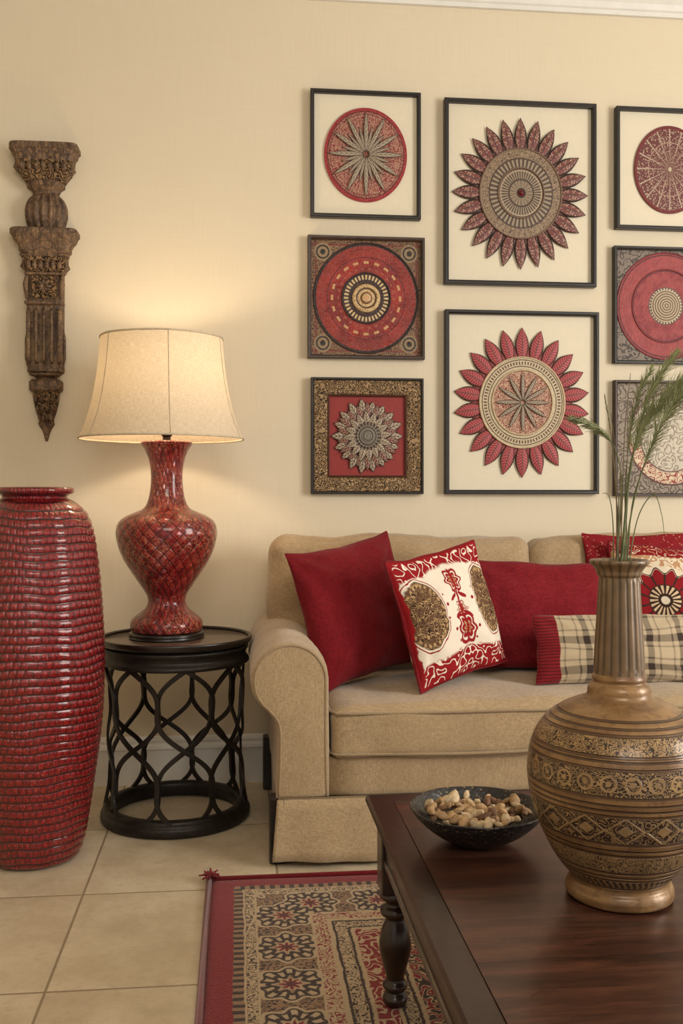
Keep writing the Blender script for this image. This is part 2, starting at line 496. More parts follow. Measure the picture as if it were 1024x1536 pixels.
# ---------------------------------------------------------------- floor vase
PER=.0232
def mk_redvase():
    m=Mat('red_ridged_glaze'); x,y,z=m.xyz(); th=atan2_(y,x)
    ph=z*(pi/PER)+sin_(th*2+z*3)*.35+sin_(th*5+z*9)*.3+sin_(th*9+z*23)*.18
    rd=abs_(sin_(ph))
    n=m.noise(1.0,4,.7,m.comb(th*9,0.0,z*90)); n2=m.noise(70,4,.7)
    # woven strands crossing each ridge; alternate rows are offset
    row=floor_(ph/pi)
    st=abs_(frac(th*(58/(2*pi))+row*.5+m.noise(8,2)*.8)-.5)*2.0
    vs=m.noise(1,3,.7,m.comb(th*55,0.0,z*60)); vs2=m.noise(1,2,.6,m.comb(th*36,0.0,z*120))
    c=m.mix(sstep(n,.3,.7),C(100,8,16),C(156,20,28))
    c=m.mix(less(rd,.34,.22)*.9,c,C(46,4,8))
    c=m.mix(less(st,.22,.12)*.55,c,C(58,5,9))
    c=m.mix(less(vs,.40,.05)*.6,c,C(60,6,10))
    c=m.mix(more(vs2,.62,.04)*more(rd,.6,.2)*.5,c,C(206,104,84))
    return m.out(c,sstep(n2,.2,.8)*.18+.10,.12,vs*.8+n2*.25+sstep(st,0.0,.6)*.7,.85,.005,coat=.6)
def build_floor_vase():
    G=empty('floor_vase',(-.593,2.978,0))
    S=.00196
    raw=[(60,1300),(68,1292),(75,1270),(80,1240),(89,1180),(97,1120),(102,1060),(103.5,1000),(102,940),(98,880),(91,820),(84,785),(74,765),(60,752),(49,746)]
    P=[(r*S*.985,(1303-y)*S*.965) for r,y in raw]
    zt=1.055
    k=zt/P[-1][1]; P=[(r,z*k) for r,z in P]
    Q=cat(P,44)
    def mod(r,a,z):
        if z<.01 or z>1.03: return r
        th=a if a<=pi else a-2*pi
        ph=z*(pi/PER)+.35*math.sin(th*2+z*3)+.3*math.sin(th*5+z*9)+.18*math.sin(th*9+z*23)
        return r+.0034*(abs(math.sin(ph))**.6)-.0018+.0010*mn.noise(Vector((th*14,z*40,2)))
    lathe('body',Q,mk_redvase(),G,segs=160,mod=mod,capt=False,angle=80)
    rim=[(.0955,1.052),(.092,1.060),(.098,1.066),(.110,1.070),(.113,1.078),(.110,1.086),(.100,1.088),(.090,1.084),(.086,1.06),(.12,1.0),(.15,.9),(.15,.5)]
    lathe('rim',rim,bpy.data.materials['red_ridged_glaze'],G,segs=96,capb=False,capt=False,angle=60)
build_floor_vase()

# ---------------------------------------------------------------- side table
def build_side_table():
    G=empty('side_table',(-.204,3.32,0))
    m=Mat('dark_table_wood'); x,y,z=m.xyz()
    n=m.noise(1,4,.6,m.comb(x*6,y*60,z*6)); 
    TOPW=m.out(m.mix(sstep(n,.3,.7),C(62,46,38),C(104,82,66)),.3,0,n,.1,.001,coat=.3)
    lathe('top_surface',[(.001,.592),(.233,.592),(.237,.590)],TOPW,G,segs=80,capb=True,capt=False)
    lathe('top_rim',cat([(.20,.570),(.228,.572),(.243,.578),(.250,.588),(.2515,.596),(.249,.600),(.243,.600),(.239,.596),(.237,.588),(.20,.584)],3),SHADEW,G,segs=96,angle=60)
    lathe('drum',cat([(.20,.572),(.236,.570),(.238,.560),(.233,.552),(.231,.540),(.236,.532),(.241,.526),(.240,.515),(.22,.512),(.20,.512)],3),BLACKM,G,segs=96,angle=60)
    lathe('base_ring',cat([(.205,.006),(.238,.004),(.245,.012),(.244,.028),(.238,.036),(.236,.048),(.228,.054),(.205,.052),(.20,.03),(.205,.006)],3),BLACKM,G,segs=96,capb=False,capt=False,angle=60)
    V=[];F=[]
    NR=8
    def strip(fn,w=.0145,t=.008,n=44):
        b=len(V)
        for i in range(n+1):
            f=i/n
            def pos(f):
                a,z,r=fn(f); return Vector((r*math.cos(a),r*math.sin(a),z))
            p=pos(f); T=(pos(min(1,f+.01))-pos(max(0,f-.01))).normalized()
            er=Vector((p.x,p.y,0)).normalized(); S=T.cross(er).normalized()
            for a,c in((-1,-1),(1,-1),(1,1),(-1,1)):
                V.append(p+S*(a*w/2)+er*(c*t/2))
        for i in range(n):
            for k in range(4):
                F.append((b+i*4+k,b+i*4+(k+1)%4,b+i*4+4+(k+1)%4,b+i*4+4+k))
        F.append((b,b+1,b+2,b+3)); F.append((b+n*4,b+n*4+1,b+n*4+2,b+n*4+3))
    # crossing strips wound both ways round the drum -> diamond lattice with ogee curves
    for i in range(NR):
        a0=2*pi*(i+.25)/NR
        for s in(-1,1):
            def fn(f,a0=a0,s=s):
                z=.518-.475*f
                tw=math.radians(84)*f+math.radians(8)*math.sin(2*pi*f*1.87)
                r=.229-.012*math.sin(pi*f)+(.004 if s>0 else -.004)
                return a0+s*tw,z,r
            strip(fn)
    mesh('lattice',V,F,BLACKM,G,smooth=False)
build_side_table()

# ---------------------------------------------------------------- table lamp
def mk_lampred():
    m=Mat('red_mosaic_glaze'); x,y,z=m.xyz(); th=atan2_(y,x)
    nn=(m.noise(18,2)-.5)*.22
    tw=th*(24/(2*pi))
    a=tw+z*23+nn; b=tw-z*23+nn
    la=abs_(frac(a)-.5); lb=abs_(frac(b)-.5)
    g=max_(less(la,.05,.04),less(lb,.05,.04))
    fa=less(abs_(frac(a*5)-.5),.10,.06)
    n=m.noise(34,4,.7); n2=m.noise(110,3); n3=m.noise(7,2)
    cr=m.vor(70,'DISTANCE_TO_EDGE')
    c=m.mix(sstep(n,.35,.65),C(104,8,16),C(150,18,28))
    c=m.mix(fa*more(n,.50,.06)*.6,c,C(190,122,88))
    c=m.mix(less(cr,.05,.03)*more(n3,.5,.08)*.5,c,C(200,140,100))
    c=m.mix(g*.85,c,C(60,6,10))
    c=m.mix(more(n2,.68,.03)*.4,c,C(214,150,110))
    dome=min_(la,0.5)*1.0+min_(lb,0.5)*1.0
    return m.out(c,.15,.1,dome*1.4+g*-.5+fa*.2+n*.3,.75,.005,coat=.6)
def mk_shade():
    m=Mat('lampshade_linen'); x,y,z=m.xyz(); th=atan2_(y,x)
    w=m.noise(1,3,.6,m.comb(th*120,0.0,z*40))+m.noise(1,3,.6,m.comb(th*12,0.0,z*500))
    c=m.mix(sstep(w*.5,.3,.7),C(194,176,150),C(226,212,190))
    nt=m.nt; m.out(c,.9,0,w,.25,.001,spec=.1)
    tr=nt.nodes.new('ShaderNodeBsdfTranslucent'); m.link(m.mix(.5,c,C(214,190,150)),tr.inputs[0])
    mx=nt.nodes.new('ShaderNodeMixShader'); mx.inputs[0].default_value=.15
    nt.links.new(m.b.outputs[0],mx.inputs[1]); nt.links.new(tr.outputs[0],mx.inputs[2])
    nt.links.new(mx.outputs[0],nt.nodes['Material Output'].inputs[0])
    return m.mat
def build_lamp():
    G=empty('table_lamp',(-.2346,3.323,.593))
    S=.002216
    LR=mk_lampred()
    lathe('plinth',cat([(.05,.0005),(.118,.001),(.122,.007),(.122,.017),(.112,.022),(.10,.023)],3),SHADEW,G,segs=72)
    raw=[(52,946),(54,940),(53,932),(47,925),(38,918),(31,911),(28,903),(30,893),(38,880),(50,862),(61,845),(69,828),(74,810),(75,797),(71,784),(60,775),(46,769),(34,763),(28,752),(25,738),(23.5,722),(24,706),(27,690),(32,677),(37,669),(38,665),(33,663)]
    P=[(r*S,(957-y)*S) for r,y in raw]
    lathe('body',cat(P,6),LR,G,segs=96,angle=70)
    lathe('socket',cat([(.03,.643),(.016,.650),(.013,.665),(.018,.672),(.018,.70),(.012,.72)],3),BLACKM,G,segs=24)
    zb=1.252-.593; zt=1.584-.593
    prof=cat([(.272,zb),(.263,zb+.020),(.243,zb+.075),(.226,zb+.14),(.214,zb+.21),(.206,zb+.28),(.202,zt)],8)
    def mod(r,a,z):
        k=(a+.35)%(pi/3)-pi/6
        q=math.cos(pi/6*.55)/math.cos(k*.55)
        return r*(.45+.55*q)*1.012
    SH=mk_shade()
    ox=-.016
    lathe('shade',prof,SH,G,(ox,0,0),segs=144,mod=mod,capb=False,capt=False,angle=80)
    V=[];F=[]
    for rr,zz in((.272,zb),(.202,zt)):
        pts=[(mod(rr,2*pi*k/96,0)*math.cos(2*pi*k/96),mod(rr,2*pi*k/96,0)*math.sin(2*pi*k/96),zz) for k in range(96)]
        tube_geo(V,F,pts,.0035,6,True)
    for i in range(6):
        a=-.35+i*pi/3
        tube_geo(V,F,[(mod(r,a,z)*math.cos(a)*1.002,mod(r,a,z)*math.sin(a)*1.002,z) for r,z in prof[::3]],.0016,5)
    mesh('shade_trim',V,F,simple('shade_binding',C(200,184,158),.9),G,loc=(ox,0,0))
    V=[];F=[]
    for a in(.3,.3+2*pi/3,.3+4*pi/3): tube_geo(V,F,[(ox,0,zt-.01),(ox+.2*math.cos(a),.2*math.sin(a),zt-.004)],.002,5)
    tube_geo(V,F,[(0,.0,.70),(0,.055,.76),(0,.06,.86),(ox,.03,.95),(ox,0,zt)],.002,5)
    mesh('harp_spider',V,F,BLACKM,G)
    lathe('finial',cat([(.004,zt-.012),(.006,zt),(.013,zt+.006),(.015,zt+.016),(.011,zt+.024),(.002,zt+.028)],3),BLACKM,G,(ox,0,0),segs=20)
    lathe('bulb',cat([(.012,.71),(.016,.73),(.028,.76),(.030,.785),(.022,.805),(.003,.815)],4),simple('frosted_bulb',C(250,245,230),.3),G,segs=20)
    L=bpy.data.lights.new('lamp_bulb_light','POINT'); L.energy=7.0; L.color=(1,.80,.56); L.shadow_soft_size=.04
    lo=bpy.data.objects.new('lamp_bulb_light',L); lo.location=(0,-.0,.87); COL.objects.link(lo); lo.parent=G
build_lamp()

# ---------------------------------------------------------------- wall corbel
def build_corbel():
    m=Mat('aged_carved_wood'); x,y,z=m.xyz('Object')
    n=m.noise(1,4,.65,m.comb(x*60,y*60,z*12)); n2=m.noise(90,3)
    v=m.noise(10,3); cr=m.vor(26,'DISTANCE_TO_EDGE')
    c=m.mix(sstep(n,.3,.7),C(66,46,33),C(122,96,72))
    c=m.mix(sstep(v,.55,.75)*.5,c,C(148,122,86))
    c=m.mix(more(n2,.62,.05)*.45,c,C(168,134,86))
    c=m.mix(less(cr,.03,.02)*.6,c,C(30,20,15))
    W=m.out(c,.62,0,n+n2*.5,.8,.005)
    m=Mat('carved_panel_wood'); vs=m.vecsock(); s=scrib(m,34,22); n=m.noise(30,3)
    c=m.mix(more(s,.40,.15),C(28,19,14),C(132,102,68)); c=m.mix(more(n,.6,.05)*.5,c,C(104,60,44))
    PW=m.out(c,.6,0,s,1.0,.010)
    G=empty('carved_wall_corbel',(-.694,3.698,0))
    k=.002385
    def Z(y): return 1.06+(745-y)*k
    def loft(name,lv,mat,pw=8,seg=40,depth=.72,wavy=0,wn=0,md=None):
        V=[];F=[]
        for hw,y in lv:
            a=hw*k; z=Z(y); d=a*depth if md is None else md+a*.35
            for i in range(seg+1):
                t=pi*i/seg
                cx=math.cos(t);sx=math.sin(t)
                q=(abs(cx)**pw+abs(sx)**pw)**(-1/pw)
                w=1+wavy*math.cos(wn*t)
                V.append((a*cx*q*w,-d*sx*q*w,z))
        n=seg+1
        for i in range(len(lv)-1):
            for j in range(seg): F.append((i*n+j,i*n+j+1,(i+1)*n+j+1,(i+1)*n+j))
            F.append((i*n,(i+1)*n,(i+1)*n+seg,i*n+seg))
        F.append(tuple(range(n))); F.append(tuple((len(lv)-1)*n+j for j in range(n)))
        return mesh(name,V,F,mat,G,angle=35)
    loft('cap_slab',[(50,213),(51,215),(51,222),(48,224),(47,229),(44,232),(43,238)],W)
    loft('cap_bell',[(43,238),(42,246),(38,256),(32,263),(29,268)],PW)
    loft('neck',[(26,266),(28,269),(28,274),(22,278),(19,284),(21,290)],W,pw=3,depth=.9)
    loft('bulb',cat([(20,286),(26,294),(30,306),(30,320),(27,331),(22,340)],4),W,pw=2.1,seg=120,wavy=.06,wn=16,depth=1.0)
    loft('mid_cap',[(48,341),(50,343),(50,349),(47,352),(45,358),(41,362),(38,367),(38,373),(34,377),(33,381)],W)
    loft('mid_block',[(33,380),(33,388),(31,390),(31,402),(28,406)],PW)
    loft('shaft',[(27,405),(26.5,548)],W)
    loft('collar',[(26,546),(27,549),(27,555),(20,560),(15,564),(15,569)],W,pw=5)
    loft('drop_ring',[(22,567),(25,570),(25,582),(21,586)],W,pw=4)
    loft('drop',cat([(20,586),(19,597),(17,608),(14,619),(11,628),(12,633)],4),PW,pw=3,depth=.9)
    loft('tip',cat([(11,631),(12,635),(8,641),(5,648),(2,660)],3),W,pw=2.5)
    V=[];F=[]
    for yy,hw,nn,h in((248,39,7,9),(396,30,6,9)):
        dep=hw*k*.72
        for i in range(nn):
            x=(-1+2*(i+.5)/nn)*hw*k*.92
            tube_geo(V,F,[(x,-dep,Z(yy-h)),(x,-dep-.007,Z(yy)),(x*.93,-dep+.010,Z(yy+h))],[.006,.010,.003],8)
        for sx in(-1,1):
            for q in range(3):
                tube_geo(V,F,[(sx*hw*k,-dep*(.2+.3*q),Z(yy-h)),(sx*(hw*k+.006),-dep*(.2+.3*q),Z(yy)),(sx*(hw*k-.010),-dep*(.2+.3*q),Z(yy+h))],[.005,.009,.003],8)
    d0=27*k*.72
    for i in range(5):
        x=(-1+2*(i)/4)*23*k
        tube_geo(V,F,[(x,-d0,Z(462)),(x,-d0-.008,Z(467)),(x,-d0-.008,Z(538)),(x,-d0,Z(543))],.0075 if i in(0,4) else .0055,8)
    for sx in(-1,1):
        tube_geo(V,F,[(sx*25*k,-d0,Z(408)),(sx*27*k,-d0-.006,Z(424)),(sx*25*k,-d0-.004,Z(446))],[.006,.010,.006],8)
        tube_geo(V,F,[(sx*26*k,-d0*.5,Z(490)),(sx*28*k,-d0*.5,Z(505)),(sx*28*k,-d0*.5,Z(535)),(sx*26*k,-d0*.5,Z(546))],[.004,.006,.006,.004],8)
    mesh('carvings',V,F,W,G)
    V=[];F=[]
    box_geo(V,F,(0,-d0-.002,Z(428)),(.088,.016,.080),.003)
    mesh('panel',V,F,PW,G,smooth=False)
    V=[];F=[]
    for yy,ww,tt in((452,.136,.014),(408,.136,.010),(380,.170,.010),(560,.105,.008)):
        box_geo(V,F,(0,-d0+.01,Z(yy)),(ww,.046,tt),.003)
    mesh('fillets',V,F,W,G,smooth=False)
    V=[];F=[]
    for i in range(8):
        a=2*pi*i/8
        tube_geo(V,F,[(0,-d0-.012,Z(428)),(.014*math.cos(a),-d0-.018,Z(428)+.014*math.sin(a)),(.030*math.cos(a),-d0-.010,Z(428)+.030*math.sin(a))],[.003,.008,.002],6)
    mesh('rosette',V,F,W,G)
    V=[];F=[]
    for yy,hw in((598,19),(612,16),(625,12)):
        for i in range(4):
            x=(-1+2*(i+.5)/4)*hw*k*.9
            tube_geo(V,F,[(x,-hw*k*.85,Z(yy-8)),(x,-hw*k*.9-.006,Z(yy)),(x,-hw*k*.8,Z(yy+7))],[.003,.007,.002],6)
    mesh('drop_leaves',V,F,W,G)
build_corbel()

# ---------------------------------------------------------------- framed art
def framed(name,x0,x1,z0,z1,fw=.014,fd=.03,fm=None,board=None):
    cx,cz=(x0+x1)/2,(z0+z1)/2; hw,hh=(x1-x0)/2,(z1-z0)/2
    G=empty(name,(cx,3.698,cz))
    rect_ring('frame',hw,hh,[(0,0),(0,fd-.002),(.002,fd),(fw*.6,fd),(fw,fd-.004),(fw,0)],fm or BLACKF,G)
    V=[];F=[]
    box_geo(V,F,(0,-.006,0),(2*(hw-.004),.010,2*(hh-.004)))
    mesh('backing',V,F,board or MATB,G,smooth=False)
    return G,hw,hh
def disc(name,sx,sz,mat,parent,y=-.018,seg=96,rings=10,dome=.004,loc=(0,0)):
    V=[(loc[0],y-dome,loc[1])];F=[]
    for i in range(1,rings+1):
        f=i/rings
        for k in range(seg):
            a=2*pi*k/seg
            V.append((loc[0]+sx*f*math.cos(a),y-dome*(1-f*f),loc[1]+sz*f*math.sin(a)))
    for k in range(seg): F.append((0,1+k,1+(k+1)%seg))
    for i in range(rings-1):
        for k in range(seg): F.append((1+i*seg+k,1+(i+1)*seg+k,1+(i+1)*seg+(k+1)%seg,1+i*seg+(k+1)%seg))
    b=len(V)
    for k in range(seg):
        a=2*pi*k/seg; V.append((loc[0]+sx*math.cos(a),-.010,loc[1]+sz*math.sin(a)))
    o=1+(rings-1)*seg
    for k in range(seg): F.append((o+k,b+k,b+(k+1)%seg,o+(k+1)%seg))
    return mesh(name,V,F,mat,parent,recalc=False,angle=50)
def ring_tube(name,sx,sz,rad,mat,parent,y=-.02):
    return tube(name,[(sx*math.cos(2*pi*k/80),y,sz*math.sin(2*pi*k/80)) for k in range(80)],rad,mat,parent,6,True)
def petals(name,n,r0,r1,W,mat,parent,asp=1.1,y=-.014,ridge=.005,off=0,jit=0.0,wide=.45,base=.35):
    """pointed leaf petals around a centre"""
    V=[];F=[];UV=[];nu=8;nv=18
    for i in range(n):
        a=2*pi*(i+off)/n; L=(r1-r0)*(1+jit*random.uniform(-1,1))
        aj=a+jit*.1*random.uniform(-1,1)
        b=len(V)
        for j in range(nv+1):
            t=j/nv
            if t<wide: w=W*(base+(1-base)*math.sin(pi/2*t/wide))
            else:
                q=(t-wide)/(1-wide); w=W*max(0,math.cos(pi/2*q))**1.0
            for k in range(nu+1):
                u=-1+2*k/nu
                rr=r0+L*t
                x=rr*math.cos(aj)-u*w*math.sin(aj); z=rr*math.sin(aj)+u*w*math.cos(aj)
                V.append((x,y-ridge*(1-u*u)*math.sin(pi*min(1,t*.9+.08))-.002,z*asp))
                UV.append((u*.5+.5,t))
        for j in range(nv):
            for k in range(nu):
                q=b+j*(nu+1)+k; F.append((q,q+1,q+nu+2,q+nu+1))
    o=mesh(name,V,F,mat,parent,uv=UV,recalc=False)
    md=o.modifiers.new('s','SOLIDIFY'); md.thickness=.002; md.offset=0
    return o
def petal_mat(name,edge,body,vein,hatch=60,rough=.55,dots=False,ew=.80):
    m=Mat(name); u,v,_=m.xyz('UV'); au=abs_(u*2.0-1.0)
    if dots:
        d=m.vor(1,vec=m.comb(u*6,v*17,0.0)); hf=less(d,.36,.08)
    else:
        hf=more(sin_(v*hatch-au*9),.1,.4)
    c=m.mix(hf*.75,body,vein)
    c=m.mix(less(au,.07,.03),c,edge)
    e=max_(more(au,ew,.04),max_(more(v,.95,.01),less(v,.03,.01)))
    c=m.mix(e,c,edge)
    return m.out(c,rough,0,hf*.4+e*.8,.7,.003)
def wheel_mat(name,sx,sz,fn,rough=.6,bs=.6):
    m=Mat(name); x,y,z=m.xyz(); X=x/sx; Z=z/sz
    r=sqrt_(X*X+Z*Z); th=atan2_(Z,X)
    c,h=fn(m,r,th,X,Z)
    return m.out(c,rough,0,h,bs,.003)
cream=C(208,192,162); blk=C(34,26,22)

# 1: red disc with long silver leaves
G,hw,hh=framed('framed_medallion_art',.270,.687,2.106,2.584)
def f1(m,r,th,X,Z):
    s=scrib(m,34,24); c=m.mix(more(s,.5,.15)*.7,C(130,38,42),C(172,128,108))
    sp=more(sin_(th*90),0.0,.4)*more(sin_(r*70),-.3,.3)
    c=m.mix(band(r,.62,.26,.02)*sp*.5,c,C(186,150,128))
    c=m.mix(more(r,.93,.01),c,C(150,44,48)); c=m.mix(band(r,.92,.010,.006),c,C(84,30,30))
    c=m.mix(band(r,.86,.006,.004),c,C(84,30,30))
    return c,s+sp
disc('red_disc',.157,.177,wheel_mat('red_filigree_1',.157,.177,f1),G)
LEAF=petal_mat('silver_leaf',C(92,76,66),C(174,160,140),C(124,106,90),46,ew=.66)
petals('long_leaves',12,.010,.142,.0095,LEAF,G,1.12,y=-.023,ridge=.004,wide=.5,base=.15)
petals('short_leaves',12,.010,.095,.0055,LEAF,G,1.12,y=-.021,ridge=.003,off=.5,wide=.5,base=.15)

# 2: full-bleed red concentric circles
def f2(m,r,th,X,Z):
    n=m.noise(14,4,.6); s=scrib(m,40,24)
    bgc=m.mix(more(s,.4,.15),C(56,38,28),C(126,92,64))
    bgc=m.mix(band(abs_(X),.93,.015,.005)+band(abs_(Z),.93,.015,.005),bgc,C(110,44,32))
    ax=abs_(X)-.80; az=abs_(Z)-.80; rc=sqrt_(ax*ax+az*az)
    bgc=m.mix(less(rc,.16,.01),bgc,C(140,116,86)); bgc=m.mix(band(rc,.11,.015,.008),bgc,blk); bgc=m.mix(less(rc,.05,.01),bgc,blk)
    c=m.mix(sstep(n,.35,.65),C(114,22,20),C(152,42,32))
    disc_=less(r,.97,.006)
    c=m.mix(more(r,.78,.01)*.5,c,C(132,44,32))
    c=m.mix(band(r,.95,.025,.006),c,C(34,18,15))
    dash=band(r,.63,.022,.008)*more(cos_(th*20),.1,.1)
    c=m.mix(dash,c,C(190,146,98))
    dash2=band(r,.52,.014,.008)*more(cos_(th*26),.3,.1)
    c=m.mix(dash2*.7,c,C(160,90,60))
    c=m.mix(band(r,.72,.008,.004),c,C(80,14,14))
    c=m.mix(less(r,.44,.008),c,C(44,24,19))
    beads=band(r,.37,.04,.01)*more(cos_(th*36),-.2,.2)
    c=m.mix(beads,c,C(196,168,124))
    c=m.mix(less(r,.29,.008),c,C(60,30,22))
    c=m.mix(disc_,bgc,c)
    return c,s*.5+n
BRF=simple('brown_frame_wood',C(58,42,35),.4,0,60,.3,.2)
G,hw,hh=framed('framed_medallion_art',.260,.702,1.578,2.037,.013,.03,BRF,wheel_mat('red_concentric',.205,.214,f2,rough=.5))
def fhub(m,r,th,X,Z):
    x,y,z=m.xyz(); rr=sqrt_(x*x+y*y)
    c=m.mix(more(scrib(m,50,20),.4,.2),C(150,116,76),C(198,170,124))
    c=m.mix(band(rr,.036,.003,.001),c,C(80,52,36)); c=m.mix(band(rr,.020,.003,.001),c,C(110,70,44)); c=m.mix(less(rr,.009,.001),c,C(200,150,110))
    return c,m.noise(80)
lathe('hub',cat([(.054,0),(.052,.006),(.042,.008),(.037,.004),(.022,.005),(.014,.010),(.001,.011)],3),wheel_mat('gold_hub',.052,.052,fhub),G,loc=(0,-.010,0),rot=(pi/2,0,0),capb=False)
ring_tube('bead_ring',.092,.095,.003,simple('dark_brown',C(48,30,24)),G,-.012)
ring_tube('outer_ring',.198,.207,.003,bpy.data.materials['dark_brown'],G,-.012)

# 3: ornate wide frame, red field with flower
m=Mat('ornate_gilt_frame'); s=scrib(m,52,24); n=m.noise(20,2)
ORN=m.out(m.mix(more(s,.5,.12),C(50,36,27),m.mix(n,C(138,106,70),C(170,142,104))),.5,.1,s,.9,.004)
m=Mat('red_silk_field'); n=m.noise(60,3); REDP=m.out(m.mix(n,C(122,28,26),C(150,42,36)),.6,0,n,.2,.001)
G,hw,hh=framed('framed_medallion_art',.272,.697,1.070,1.506,.010,.032,BLACKF,REDP)
rect_ring('ornate_inner',hw-.009,hh-.009,[(0,.004),(0,.024),(.004,.027),(.045,.023),(.052,.020),(.055,.012),(.055,.004)],ORN,G)
rect_ring('inner_slip',hw-.063,hh-.063,[(0,.008),(0,.020),(.003,.022),(.007,.018),(.007,.008)],simple('dark_slip',C(84,50,38),.4,.2),G)
PG=petal_mat('pewter_petal',C(58,42,36),C(176,162,140),C(110,84,70),38,ew=.7)
PG2=petal_mat('pewter_petal_red',C(58,42,36),C(110,52,46),C(168,144,122),38,ew=.7)
petals('outer_petals',18,.06,.132,.020,PG,G,1.05,y=-.014,ridge=.006,jit=.10)
petals('mid_petals',18,.05,.118,.015,PG2,G,1.05,y=-.018,ridge=.005,jit=.1,off=.5)
petals('inner_petals',16,.035,.092,.016,PG,G,1.05,y=-.022,ridge=.005,jit=.1,off=.2)
def f3(m,r,th,X,Z):
    c=m.mix(more(cos_(th*22),0.0,.4),C(56,46,42),C(128,114,96))
    c=m.mix(less(r,.72,.02),c,C(124,118,108)); c=m.mix(band(r,.6,.04,.02),c,C(70,62,56)); c=m.mix(band(r,.35,.04,.02),c,C(80,72,64)); 
    return c,sin_(r*34)
disc('center',.052,.055,wheel_mat('pewter_hub',.052,.055,f3),G,y=-.028,dome=.008)

# 4: large dark flower
G,hw,hh=framed('framed_flower_art',.778,1.371,1.866,2.570,.016,.032)
PR1=petal_mat('russet_petal',C(58,40,34),C(112,58,54),C(190,164,142),70,dots=True,ew=.74)
petals('outer_petals',24,.150,.266,.0245,PR1,G,1.09,y=-.016,ridge=.005,wide=.42,base=.5)
petals('back_petals',24,.15,.200,.014,PR1,G,1.09,y=-.012,ridge=.003,off=.5)
def f4(m,r,th,X,Z):
    n=m.noise(50,2)
    sp=more(cos_(th*44),0.0,.45)
    c=m.mix(sp,C(78,62,53),C(150,134,112))
    rim=more(r,.78,.01)
    c=m.mix(rim,c,m.mix(more(scrib(m,60,22),.45,.15),C(72,54,45),C(146,124,100)))
    for rr,cc in((.97,C(140,116,92)),(.77,C(66,48,40)),(.54,C(96,58,50)),(.50,C(166,148,124)),(.30,C(66,48,40))):
        c=m.mix(band(r,rr,.016,.008),c,cc)
    c=m.mix(less(r,.27,.01)*more(cos_(th*18),.2,.3),c,C(150,130,108))
    c=m.mix(less(r,.11,.01),c,C(44,30,26)); c=m.mix(less(r,.07,.01),c,C(140,34,34))
    return c,sp*.8+n*.5
disc('hub',.160,.172,wheel_mat('grey_wheel',.160,.172,f4),G,y=-.022,dome=.006)
for a in(1.0,.56): ring_tube('ring_%d'%int(a*100),.160*a,.172*a,.003,simple('taupe_ring',C(112,92,76)),G,-.024 if a==1 else -.028)
disc('gem',.010,.010,simple('dark_gem',C(90,14,18),.15),G,y=-.030,dome=.006)

# 5: large red flower
G,hw,hh=framed('framed_flower_art',.780,1.381,1.070,1.769,.016,.032)
PR2=petal_mat('crimson_petal',C(84,56,48),C(140,36,48),C(184,96,94),70,ew=.78)
petals('outer_petals',22,.155,.266,.0265,PR2,G,1.08,y=-.015,ridge=.006,off=.5,wide=.45,base=.45)
petals('back_petals',22,.14,.200,.011,PR2,G,1.08,y=-.011,ridge=.002,off=0)
def f5(m,r,th,X,Z):
    s=scrib(m,60,22)
    c=m.mix(more(s,.45,.15),C(132,44,46),C(184,150,126))
    c=m.mix(more(r,.70,.006),c,C(200,184,154))
    c=m.mix(band(r,.86,.035,.008)*more(cos_(th*80),-.1,.3),c,C(104,80,62))
    for rr in(.70,.79,.93): c=m.mix(band(r,rr,.010,.006),c,C(76,54,44))
    return c,s
disc('hub',.168,.175,wheel_mat('red_cream_wheel',.168,.175,f5),G,y=-.022,dome=.004)
TAN=simple('tan_ring',C(188,168,136),.5)
ring_tube('ring_1',.166,.173,.0035,TAN,G,-.023); ring_tube('ring_2',.118,.124,.0035,TAN,G,-.026)
petals('hub_leaves',12,.008,.108,.008,LEAF,G,1.05,y=-.027,ridge=.003,wide=.5,base=.15)

# 6
G,hw,hh=framed('framed_medallion_art',1.451,1.885,2.095,2.566,.014,.032)
def f6(m,r,th,X,Z):
    d=m.vor(1,vec=m.comb(th*16,r*26,0.0)); f=less(d,.38,.10)
    c=m.mix(f,C(98,44,44),C(180,154,134)); c=m.mix(more(cos_(th*16),.95,.03)*.7,c,C(196,178,156))
    c=m.mix(band(r,.62,.01,.006),c,C(170,140,122))
    c=m.mix(more(r,.94,.01),c,C(110,36,38)); c=m.mix(less(r,.05,.01),c,cream)
    return c,f
disc('red_disc',.140,.168,wheel_mat('dotted_wheel',.140,.168,f6),G)
ring_tube('rim',.140,.168,.003,simple('rim_red',C(110,36,38)),G,-.016)
# 7
def f7(m,r,th,X,Z):
    s=scrib(m,28,20); n=m.noise(30,3)
    bg=m.mix(more(s,.45,.15),C(64,54,50),C(124,110,98))
    c=m.mix(sstep(n,.35,.65),C(126,38,44),C(150,58,58))
    c=m.mix(more(r,.66,.01)*.5,c,C(156,68,68))
    for rr in(.64,.92): c=m.mix(band(r,rr,.014,.006),c,C(90,26,32))
    c=m.mix(less(r,.34,.008),c,C(90,72,62)); c=m.mix(band(r,.29,.03,.01)*more(cos_(th*34),0.0,.3),c,C(200,184,158))
    c=m.mix(less(r,.96,.006),bg,c)
    return c,s*.4+n
G,hw,hh=framed('framed_medallion_art',1.443,1.868,1.575,2.028,.012,.03,BLACKF,wheel_mat('red_plate_art',.205,.215,f7))
ring_tube('ring_1',.135,.142,.003,simple('rosewood_ring',C(120,44,46)),G,-.012); ring_tube('ring_2',.197,.207,.003,bpy.data.materials['rosewood_ring'],G,-.012)
disc('hub',.060,.062,wheel_mat('plate_hub',.060,.062,lambda m,r,th,X,Z:(m.mix(more(sin_(r*40),0.0,.5),C(124,104,86),C(190,172,146)),sin_(r*40))),G,y=-.014)
